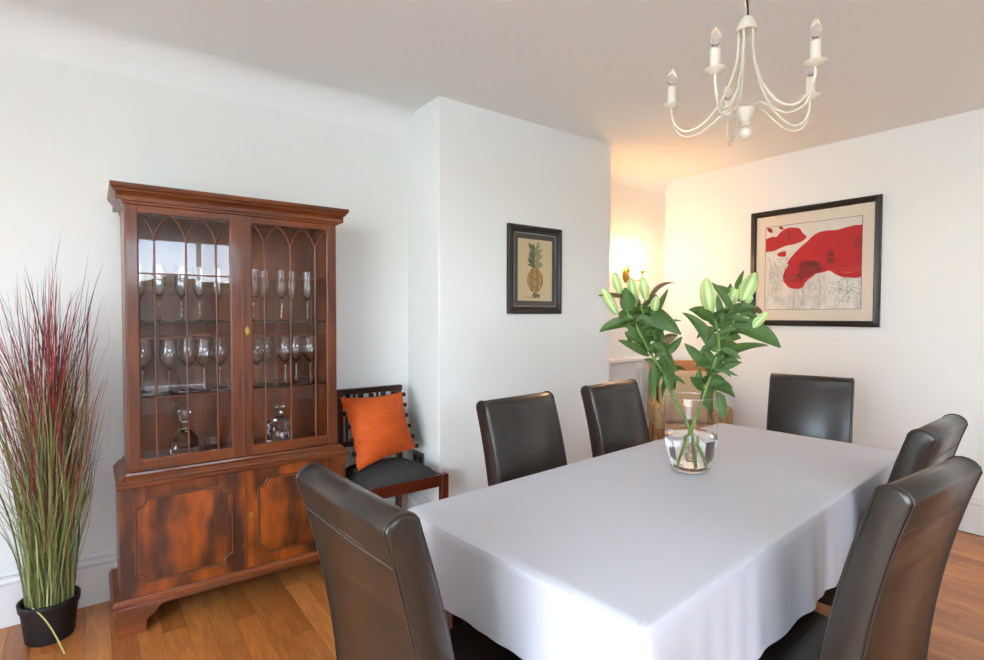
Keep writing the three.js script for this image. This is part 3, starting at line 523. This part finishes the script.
const pineArt = canvasTex(300, 520, (g, w, h) => {
  g.fillStyle = '#c9b48c'; g.fillRect(0, 0, w, h);
  for (let k = 0; k < 1500; k++) { g.globalAlpha = 0.06; g.fillStyle = rnd() > 0.5 ? '#a98f62' : '#e0cfa8'; g.fillRect(rnd() * w, rnd() * h, rr(2, 14), rr(2, 14)); }
  g.globalAlpha = 1;
  const cx = 150, cy = 345, rx = 70, ry = 108;
  g.fillStyle = '#4f4326'; g.beginPath(); g.ellipse(cx, cy, rx, ry, 0, 0, Math.PI * 2); g.fill();
  g.save(); g.beginPath(); g.ellipse(cx, cy, rx, ry, 0, 0, Math.PI * 2); g.clip();
  for (let r = -7; r <= 7; r++) for (let c = -4; c <= 4; c++) {
    const x = cx + (c + (r & 1) * 0.5) * 24, y = cy + r * 17; g.fillStyle = ['#b98a4a', '#a8793c', '#c79a58', '#8f7a44'][(r * 5 + c * 3 + 80) % 4];
    g.beginPath(); g.moveTo(x, y - 14); g.lineTo(x + 10, y); g.lineTo(x, y + 14); g.lineTo(x - 10, y); g.closePath(); g.fill(); g.fillStyle = '#e0c084'; g.fillRect(x - 2, y - 4, 4, 5);
  }
  g.restore();
  const blade = (x, y, ang, len, wd, col) => { g.save(); g.translate(x, y); g.rotate(ang); poly(g, [[-wd, 0], [-wd * 0.9, -len * 0.5], [0, -len], [wd * 0.9, -len * 0.5], [wd, 0]], col); g.restore(); };
  for (let k = 0; k < 64; k++) { const lv = k / 64, s = k % 2 ? 1 : -1, y = 245 - lv * 170; blade(cx + s * rr(0, 16), y, s * rr(0.1, 1.35) * (1 - lv * 0.35), rr(56, 92), 10, ['#6b6c4c', '#7f7f5c', '#55573c', '#8d8a66'][k % 4]); }
  for (let k = 0; k < 12; k++) blade(cx + rr(-40, 30), 462, Math.PI + rr(-1, 1), rr(26, 46), 8, ['#6b6c4c', '#55573c'][k % 2]);
  g.fillStyle = '#6b5a3a'; g.fillRect(60, 490, 130, 4); g.fillRect(135, 450, 26, 46);
});
// poppy picture on the far wall
{
  const zc = -1.903, yc = 1.789, W = 0.944, Hh = 0.948;
  const t = thing('framed_picture', 'square black framed picture of red poppies on the far wall', 'picture', [XF - 0.002, yc, zc], -Math.PI / 2);
  part('frame', frameSweep(W, Hh, [[0, 0], [0, 0.022], [0.006, 0.028], [0.018, 0.03], [0.026, 0.024], [0.034, 0.026], [0.042, 0.016], [0.045, 0.01], [0.045, 0.002]]), M.frameBlack, t);
  part('mount', box(W - 0.088, Hh - 0.088, 0.004, 0, 0, 0.007), std({ color: 0xd9cebd, roughness: 0.8 }), t, 'cream card mount');
  part('print', new THREE.PlaneGeometry(0.70, 0.68).translate(0.0, 0.0, 0.0105), std({ map: poppyArt, roughness: 0.7 }), t, 'print of red poppies on pale grey');
  part('border_line', frameSweep(0.706, 0.686, [[0, 0.0092], [0, 0.0108], [0.003, 0.0108], [0.003, 0.0092]]), M.black, t);
  part('glazing', new THREE.PlaneGeometry(W - 0.088, Hh - 0.088).translate(0, 0, 0.0145), M.pictureGlass, t);
}
{
  const xc = 2.453, yc = 1.705, W = 0.484, Hh = 0.598;
  const t = thing('framed_picture', 'small black framed picture of a pineapple on the breast wall', 'picture', [xc, yc, ZB + 0.002]);
  part('frame', frameSweep(W, Hh, [[0, 0], [0, 0.022], [0.005, 0.026], [0.02, 0.026], [0.034, 0.016], [0.036, 0.02], [0.046, 0.018], [0.05, 0.01], [0.05, 0.004]]), M.frameBlack, t);
  part('mount', box(W - 0.098, Hh - 0.098, 0.004, 0, 0, 0.007), std({ color: 0x4a4640, roughness: 0.7 }), t, 'dark grey card mount');
  part('slip', frameSweep(W - 0.098, Hh - 0.098, [[0, 0.009], [0, 0.013], [0.006, 0.013], [0.006, 0.009]]), M.steel, t);
  part('print', new THREE.PlaneGeometry(0.31, 0.42).translate(0, 0.0, 0.0105), std({ map: pineArt, roughness: 0.7 }), t, 'print of a pineapple on parchment');
  part('glazing', new THREE.PlaneGeometry(W - 0.098, Hh - 0.098).translate(0, 0, 0.0152), M.pictureGlass, t);
}

// ------------------------------------------------------------------ chandelier
{
  const AX = [1.87, -1.01], rot = -0, t = thing('chandelier', 'cream five arm candle chandelier hanging over the dining table', 'chandelier', [AX[0], 2.02, AX[1]]);
  const y = (h) => h - 2.03;
  part('ceiling_rose', latheS([[0, y(2.68)], [0.03, y(2.68)], [0.045, y(2.695)], [0.05, y(2.71)]], 24, 12), M.cream, t);
  for (let k = 0; k < 6; k++) part('chain_link', new THREE.TorusGeometry(0.013, 0.0022, 6, 14).scale(0.7, 1.35, 1).rotateY((k % 2) * Math.PI / 2).translate(0, y(2.675) - k * 0.033, 0), M.cream, t);
  part('flex', tube([[0.0, y(2.69), 0.01], [-0.03, y(2.63), 0.02], [-0.035, y(2.55), 0.015], [0.0, y(2.475), 0.004], [0.0, y(2.455), 0]], 0.0034, 24, 6), M.black, t, 'dark brown cable');
  part('top_cap', latheS([[0, y(2.462)], [0.014, y(2.46)], [0.023, y(2.45)], [0.031, y(2.432)], [0.035, y(2.414)], [0.031, y(2.41)], [0, y(2.418)]], 24, 24), M.cream, t);
  part('hook', new THREE.TorusGeometry(0.011, 0.0025, 6, 14).translate(0, y(2.47), 0), M.cream, t);
  part('hub', latheS([[0, y(2.145)], [0.03, y(2.142)], [0.032, y(2.132)], [0.022, y(2.105)], [0.012, y(2.09)], [0.016, y(2.084)], [0.008, y(2.078)]], 20, 24), M.cream, t);
  part('finial', new THREE.SphereGeometry(0.023, 18, 12).translate(0, y(2.055), 0), M.cream, t);
  const bulbM = phy({ color: 0xffffff, transmission: 1, thickness: 0.03, roughness: 0.0, ior: 1.4 });
  for (let k = 0; k < 5; k++) {
    const a = THREE.MathUtils.degToRad(8 + 72 * k), d = RT.clone().multiplyScalar(Math.cos(a)).addScaledVector(FW, Math.sin(a));
    const P = (r, h) => d.clone().multiplyScalar(r).add(V(0, y(h), 0));
    const arm = part('arm', tube([P(0.026, 2.42), P(0.027, 2.36), P(0.036, 2.29), P(0.07, 2.2), P(0.125, 2.125), P(0.185, 2.092), P(0.23, 2.11), P(0.25, 2.155), P(0.252, 2.19)], 0.0044, 48, 8), M.cream, t);
    part('scroll', tube([P(0.02, 2.14), P(0.06, 2.145), P(0.105, 2.11), P(0.16, 2.075), P(0.215, 2.078), P(0.243, 2.115)], 0.0032, 28, 6), M.cream, arm);
    const c = P(0.252, 2.19);
    part('drip_pan', latheS([[0.004, -0.006], [0.012, -0.004], [0.024, 0.003], [0.031, 0.01], [0.03, 0.0115], [0.012, 0.006], [0, 0.006]], 20, 24).translate(c.x, c.y, c.z), M.cream, arm);
    part('candle_tube', lathe([[0.0155, 0.004], [0.0155, 0.072], [0.0135, 0.076], [0, 0.076]], 18).translate(c.x, c.y, c.z), M.cream, arm);
    const b = part('bulb', latheS([[0, 0.084], [0.0095, 0.085], [0.0165, 0.1], [0.0155, 0.118], [0.008, 0.138], [0, 0.146]], 16, 24).translate(c.x, c.y, c.z), bulbM, arm, 'clear unlit candle bulb');
    part('bulb_cap', lathe([[0.0085, 0.074], [0.0085, 0.084], [0, 0.0842]], 12).translate(c.x, c.y, c.z), M.steel, b);
  }
}

// ------------------------------------------------------------------ alcove: mantelpiece, sconce, armchair
{
  const t = thing('mantelpiece', 'low white mantelpiece with fluted pilaster in the lit alcove', 'mantelpiece', [3.72, 0, ZL]);
  part('shelf', rspan(-0.46, 0.5, 0.975, 1.01, 0.001, 0.14, 0.008), M.gloss, t);
  part('frieze', rspan(-0.44, 0.47, 0.76, 0.975, 0.001, 0.11, 0.004), M.gloss, t);
  for (const s of [-1, 1]) {
    const x = s > 0 ? 0.36 : -0.36;
    const pl = part('pilaster', rspan(x - 0.1, x + 0.1, 0, 0.96, 0.001, 0.115, 0.004), M.gloss, t);
    for (let k = 0; k < 5; k++) part('flute', new THREE.CylinderGeometry(0.011, 0.011, 0.62, 8).translate(x - 0.076 + k * 0.038, 0.6, 0.117), M.gloss, pl);
  }
  part('hearth_panel', span(-0.27, 0.27, 0.01, 0.77, 0.001, 0.03), M.gloss, t);
}
{
  const sx = 3.955, sy = 1.77, sz = ZL, t = thing('wall_sconce', 'brass two candle wall sconce glowing in the alcove', 'wall lamp', [sx, sy, sz]);
  part('backplate', latheS([[0.05, 0.001], [0.046, 0.008], [0.03, 0.014], [0.012, 0.02], [0, 0.022]], 20, 20).rotateX(Math.PI / 2).scale(1, 1.5, 1), M.brass, t);
  const glow = new THREE.MeshStandardMaterial({ color: 0xffe2b0, emissive: new THREE.Color(1, 0.72, 0.4), emissiveIntensity: 14 });
  for (const s of [-1, 1]) {
    const X = s * 0.1, arm = part('arm', tube([[0, 0, 0.02], [X * 0.3, -0.045, 0.06], [X * 0.8, -0.05, 0.1], [X, -0.01, 0.11], [X, 0.02, 0.11]], 0.005, 24, 8), M.brass, t);
    part('drip_pan', latheS([[0.004, 0.012], [0.022, 0.02], [0.028, 0.028], [0.01, 0.024], [0, 0.024]], 16, 16).translate(X, 0, 0.11), M.brass, arm);
    part('candle_tube', lathe([[0.0125, 0.022], [0.0125, 0.1], [0, 0.101]], 16).translate(X, 0, 0.11), M.cream, arm);
    part('bulb', latheS([[0.009, 0.1], [0.0165, 0.122], [0.0155, 0.142], [0.006, 0.165], [0, 0.172]], 16, 20).translate(X, 0, 0.11), glow, arm, 'lit candle bulb');
    const L = new THREE.PointLight(new THREE.Color(1, 0.5, 0.2), 0.48, 0, 2); L.position.set(sx + X, sy + 0.13, sz + 0.11); L.castShadow = true; L.name = 'sconce_light'; scene.add(L);
  }
}
{
  const t = thing('armchair', 'wooden armchair with pale cushions in the corner behind the lilies', 'armchair', [4.06, 0, -2.66], -0.75); t.scale.set(0.86, 1, 0.86);
  const tan = std({ map: T.tapestry, roughness: 0.85 }), wood = phy({ map: T.grain, color: new THREE.Color(0.82, 0.62, 0.42), roughness: 0.5 });
  const beige = std({ color: 0xc9ae8c, roughness: 0.9, bumpMap: T.weave, bumpScale: 0.0006 });
  part('seat', uvBox(rbox(0.56, 0.14, 0.52, 0.04, 0, 0.38, 0.04, 4)), tan, t, 'green and tan patterned seat cushion');
  part('back_cushion', uvBox(rbox(0.5, 0.46, 0.14, 0.05, 0, 0, 0, 4).rotateX(-0.14).translate(0, 0.68, -0.2)), beige, t);
  part('top_rail', uvBox(rbox(0.6, 0.1, 0.05, 0.02, 0, 0, 0).rotateX(-0.14).translate(0, 0.945, -0.285), true), wood, t);
  part('back_panel', uvBox(rbox(0.56, 0.55, 0.04, 0.01, 0, 0, 0).rotateX(-0.14).translate(0, 0.66, -0.275)), tan, t);
  for (const s of [-1, 1]) {
    part('back_post', uvBox(tube([[s * 0.31, 0, -0.24], [s * 0.31, 0.45, -0.22], [s * 0.31, 0.72, -0.25], [s * 0.3, 0.99, -0.3]], 0.026, 20, 8)), wood, t);
    part('wing', uvBox(rbox(0.05, 0.44, 0.15, 0.022, s * 0.3, 0.73, -0.2, 3)), tan, t);
    part('arm', uvBox(rbox(0.1, 0.2, 0.46, 0.045, s * 0.31, 0.56, 0.03, 4)), tan, t);
    part('leg', new THREE.CylinderGeometry(0.026, 0.018, 0.33, 10).translate(s * 0.26, 0.165, 0.27), wood, t);
    part('arm_post', new THREE.CylinderGeometry(0.02, 0.022, 0.2, 10).translate(s * 0.31, 0.4, 0.22), wood, t);
  }
}

// ------------------------------------------------------------------ small chair with orange cushion
const SC = { x0: 1.165, x1: 1.585, zb: -3.1, zf: -2.645 };
{
  const t = thing('occasional_chair', 'small red mahogany chair with black seat between cabinet and breast', 'chair', [(SC.x0 + SC.x1) / 2, 0, (SC.zb + SC.zf) / 2]);
  const w = (SC.x1 - SC.x0) / 2, d = (SC.zf - SC.zb) / 2, wf = w + 0.05;
  for (const s of [-1, 1]) {
    part('leg', uvBox(rspan(s * wf - 0.022, s * wf + 0.022, 0, 0.475, d - 0.042, d + 0.002, 0.004)), M.redwood, t);
    part('back_post', uvBox(extrude([[-d - 0.035, 0], [-d + 0.005, 0], [-d + 0.018, 0.45], [-d + 0.004, 0.935], [-d - 0.026, 0.935], [-d - 0.016, 0.45]], 0.032, 0.003).rotateY(-Math.PI / 2).translate(s * (w - 0.016) + 0.016, 0, 0)), M.redwood, t);
    part('side_rail', uvBox(span(-0.011, 0.011, 0.405, 0.465, -d, d - 0.02).applyMatrix4(new THREE.Matrix4().makeShear(0, 0, 0, 0, s * 0.05 / (2 * d), 0)).translate(s * (wf + w) / 2, 0, 0), true), M.redwood, t);
  }
  part('front_rail', uvBox(rspan(-wf, wf, 0.405, 0.47, d - 0.032, d - 0.006, 0.003), true), M.redwood, t);
  part('rear_rail', uvBox(rspan(-w, w, 0.4, 0.46, -d - 0.008, -d + 0.014, 0.003), true), M.redwood, t);
  part('crest_rail', uvBox(rspan(-w - 0.006, w + 0.006, 0.915, 0.95, -d - 0.032, -d + 0.004, 0.004), true), M.darkwood, t);
  part('back_rail', uvBox(rspan(-w, w, 0.875, 0.888, -d - 0.022, -d - 0.004, 0.003), true), M.darkwood, t);
  part('back_rail', uvBox(rspan(-w, w, 0.6, 0.63, -d - 0.02, -d + 0.0, 0.003), true), M.darkwood, t);
  for (let k = 0; k < 7; k++) part('spindle', rspan(-0.15 + k * 0.05 - 0.006, -0.15 + k * 0.05 + 0.006, 0.62, 0.92, -d - 0.018, -d - 0.006, 0.002), M.darkwood, t);
  // black drop-in seat, domed, wider to the front
  const rows = []; for (let j = 0; j <= 12; j++) { const r = []; for (let i = 0; i <= 12; i++) { const u = i / 6 - 1, v = j / 6 - 1, ww = lerp(w - 0.012, wf - 0.008, j / 12), e = (1 - Math.pow(Math.abs(u), 4)) * (1 - Math.pow(Math.abs(v), 4)); r.push(V(u * ww, 0.462 + 0.062 * Math.pow(e, 0.5), v * (d - 0.012))); } rows.push(r); }
  part('seat', uvBox(crease(grid(rows.reverse()), 1)), M.blackfabric, t, 'black upholstered seat');
}
{
  // cushion between four corner points, bulging both ways
  const c = { tl: V(1.15, 0.916, -3.03), tr: V(1.556, 0.914, -3.03), br: V(1.588, 0.58, -2.91), bl: V(1.165, 0.53, -2.81) };
  const o = V(1.38, 0.5, -2.85), at = (u, v) => { const a = c.bl.clone().lerp(c.br, u), b = c.tl.clone().lerp(c.tr, u); return a.lerp(b, v); };
  const nrm = c.br.clone().sub(c.bl).cross(c.tl.clone().sub(c.bl)).normalize();
  const faceRows = (s) => { const rows = []; for (let j = 0; j <= 22; j++) { const r = []; for (let i = 0; i <= 22; i++) {
    const u = i / 22, v = j / 22, e = Math.pow(Math.max(0, 4 * u * (1 - u)), 0.7) * Math.pow(Math.max(0, 4 * v * (1 - v)), 0.7);
    const pin = 0.11 * Math.sin(Math.PI * v) * (u - 0.5) * -1, pv = 0.08 * Math.sin(Math.PI * u) * (v - 0.5) * -1;
    const q = at(clamp(u + pin, -0.1, 1.1), clamp(v + pv, -0.1, 1.1)), wr = s > 0 ? 0.006 * Math.exp(-Math.pow((v - 0.62 + 0.06 * u) / 0.03, 2)) * clamp(1.2 - u * 1.6) - 0.008 * Math.exp(-Math.pow((v - 0.42 + 0.08 * u) / 0.03, 2)) * clamp(1.3 - u * 1.5) : 0;
    r.push(q.addScaledVector(nrm, (s > 0 ? 0.1 : -0.04) * e + wr * 2.4 * e + (s > 0 ? 0.012 * (fbm(u * 5, v * 7, 3, 401) - 0.5) * e : 0)).sub(o)); } rows.push(r); } return s > 0 ? rows : rows.reverse(); };
  const t = thing('cushion', 'orange velvet cushion with black pompoms leaning on the small chair', 'cushion', [o.x, o.y, o.z]);
  const cover = part('cover', uvBox(crease(merge([grid(faceRows(1)), grid(faceRows(-1))]), 1.2)), M.velvet, t);
  const ball = new THREE.IcosahedronGeometry(0.0135, 2); void cover;
  { const p = ball.attributes.position; for (let i = 0; i < p.count; i++) { const k = 1 + 0.16 * (hash(Math.round(p.getX(i) * 4e4), Math.round(p.getY(i) * 4e4), Math.round(p.getZ(i) * 4e4)) - 0.5); p.setXYZ(i, p.getX(i) * k, p.getY(i) * k, p.getZ(i) * k); } ball.computeVertexNormals(); }
  const put = (u0, v0, du, dv) => { const u = u0 - 0.11 * Math.sin(Math.PI * v0) * (u0 - 0.5) * Math.abs(du), v = v0 - 0.08 * Math.sin(Math.PI * u0) * (v0 - 0.5) * Math.abs(dv), q = at(u, v).sub(o).add(at(u + du, v + dv).sub(at(u, v)).normalize().multiplyScalar(0.012)); const m = part('pompom', ball, M.black, t); m.position.copy(q); };
  for (let k = 0; k < 6; k++) { const f = 0.03 + k * 0.185; put(0.006, f, -1, 0); put(0.994, f, 1, 0); }
  for (let k = 0; k < 5; k++) put(0.13 + k * 0.18, 1, 0, 1);
}

// ------------------------------------------------------------------ grass plant in a black pot
{
  const t = thing('potted_grass', 'tall artificial red and green grass in a black pot beside the cabinet', 'plant', [-0.165, 0, -2.985]);
  part('pot', lathe([[0, 0.001], [0.082, 0.001], [0.086, 0.006], [0.1, 0.14], [0.106, 0.142], [0.109, 0.172], [0.101, 0.174], [0.098, 0.15], [0.094, 0.145], [0, 0.145]], 32), M.pot, t, 'black plastic pot');
  const pos = [], col = [], idx = [];
  const green = [[0.30, 0.34, 0.11], [0.20, 0.25, 0.065], [0.44, 0.45, 0.2], [0.12, 0.14, 0.045]], red = [[0.3, 0.035, 0.045], [0.44, 0.07, 0.06], [0.2, 0.03, 0.04], [0.09, 0.05, 0.04]], strawC = [0.36, 0.25, 0.1];
  const blade = (h, lean, dir, w, r0, hue, droop) => {
    const a0 = rr(0, Math.PI * 2), b = V(Math.cos(a0) * r0, 0.145, Math.sin(a0) * r0), n = 14, base = pos.length / 3;
    const dv = V(Math.cos(dir), 0, Math.sin(dir)), sd = V(-dv.z, 0, dv.x).applyAxisAngle(V(0, 1, 0), rr(-1, 1)), g = green[Math.floor(rnd() * 4)], r = red[Math.floor(rnd() * 4)], turn = rr(0.12, 0.6), ph = rr(0, 6);
    for (let k = 0; k <= n; k++) {
      const f = k / n, out = 1.05 * lean * Math.pow(f, 1.25) * 0.8 + droop * Math.pow(f, 4), y = h * (f - 0.28 * droop * Math.pow(f, 5)), q = b.clone().add(V(0, y, 0)).addScaledVector(dv, out).addScaledVector(sd, 0.022 * Math.sin(f * 5 + ph) * f);
      if (q.z < -0.13) q.z = -0.13 + (q.z + 0.13) * 0.3; if (q.z < 0.27 && q.x > 0.14) q.x = 0.14 + (q.x - 0.14) * 0.42; q.z = Math.max(q.z, -0.2); if (q.z < 0.27) q.x = Math.min(q.x, 0.228);
      const hw = w * 0.5 * Math.pow(1 - f, 0.45), c = hue === 0 ? g : hue === 2 ? strawC : mixc(g, r, sm(clamp((f - turn) / 0.22)));
      for (const s of [-1, 1]) { pos.push(q.x + sd.x * hw * s, q.y, q.z + sd.z * hw * s); col.push(...c); }
      if (k < n) { const i = base + k * 2; idx.push(i, i + 1, i + 3, i, i + 3, i + 2); }
    }
  };
  for (let k = 0; k < 260; k++) blade(rr(0.45, 1.1), rr(0.02, 0.19), rr(0, 6.283), rr(0.004, 0.0105), rr(0, 0.085), 0, rr(0, 0.12));
  for (let k = 0; k < 330; k++) blade(rr(0.72, 1.5) * (rnd() < 0.15 ? 1.08 : 1), rr(0.02, 0.2), rr(0, 6.283), rr(0.004, 0.0105), rr(0, 0.08), 1, Math.pow(rnd(), 3) * 0.3);
  for (let k = 0; k < 70; k++) blade(rr(0.7, 1.55), rr(0.05, 0.26), rr(0, 6.283), rr(0.0014, 0.0026), rr(0, 0.08), 1, rr(0.1, 0.4));
  for (let k = 0; k < 150; k++) blade(rr(0.5, 1.2), rr(0.03, 0.19), rr(0, 6.283), rr(0.002, 0.005), rr(0, 0.085), 2, rr(0, 0.15));
  blade(1.66, 0.05, 0.3, 0.003, 0.02, 1, 0.03); blade(1.62, 0.07, -0.4, 0.003, 0.02, 1, 0.03);
  const g = new THREE.BufferGeometry(); g.setAttribute('position', new THREE.Float32BufferAttribute(pos, 3)); g.setAttribute('color', new THREE.Float32BufferAttribute(col, 3)); g.setIndex(idx); g.computeVertexNormals();
  part('grass_blades', g, M.grass, t, 'long thin blades, green below and crimson above').userData.kind = 'stuff';
  part('bent_blade', grid(Array.from({ length: 9 }, (_, k) => { const f = k / 8, q = V(-0.05 + 0.105 * f, 0.178 + 0.03 * Math.sin(f * 3) - 0.178 * f, 0.085 + 0.115 * f); return [q.clone().add(V(-0.003, 0, 0)), q.clone().add(V(0.003, 0, 0))]; })), std({ color: 0xb9ac6a, roughness: 0.7, side: THREE.DoubleSide }), t, 'fallen straw coloured blade');
}

// ------------------------------------------------------------------ outdoors, mirrored in the cabinet glass
{
  struct('garden_ground', new THREE.PlaneGeometry(160, 160).rotateX(-Math.PI / 2).translate(0, -0.6, 0), std({ color: 0xd8d8d2, roughness: 1 }));
  const t = thing('garden_hedge', 'dark garden hedge outside, mirrored in the left cabinet door', 'hedge', [4, -0.6, 34]);
  const top = []; for (let k = 0; k <= 160; k++) top.push([lerp(-32, 32, k / 160), 3.9 + 1.5 * (fbm(k * 0.11, 3, 4, 301) - 0.5) + 0.25 * fbm(k * 0.9, 8, 2, 303)]);
  part('foliage', extrude([[-32, 0], [32, 0], ...top.reverse()], 3, 0.2), std({ color: 0x2f3f22, roughness: 1 }), t);
}
scene.traverse((o) => { if (o.isMesh) { o.castShadow = true; o.receiveShadow = true; } });
renderer.render(scene, camera);
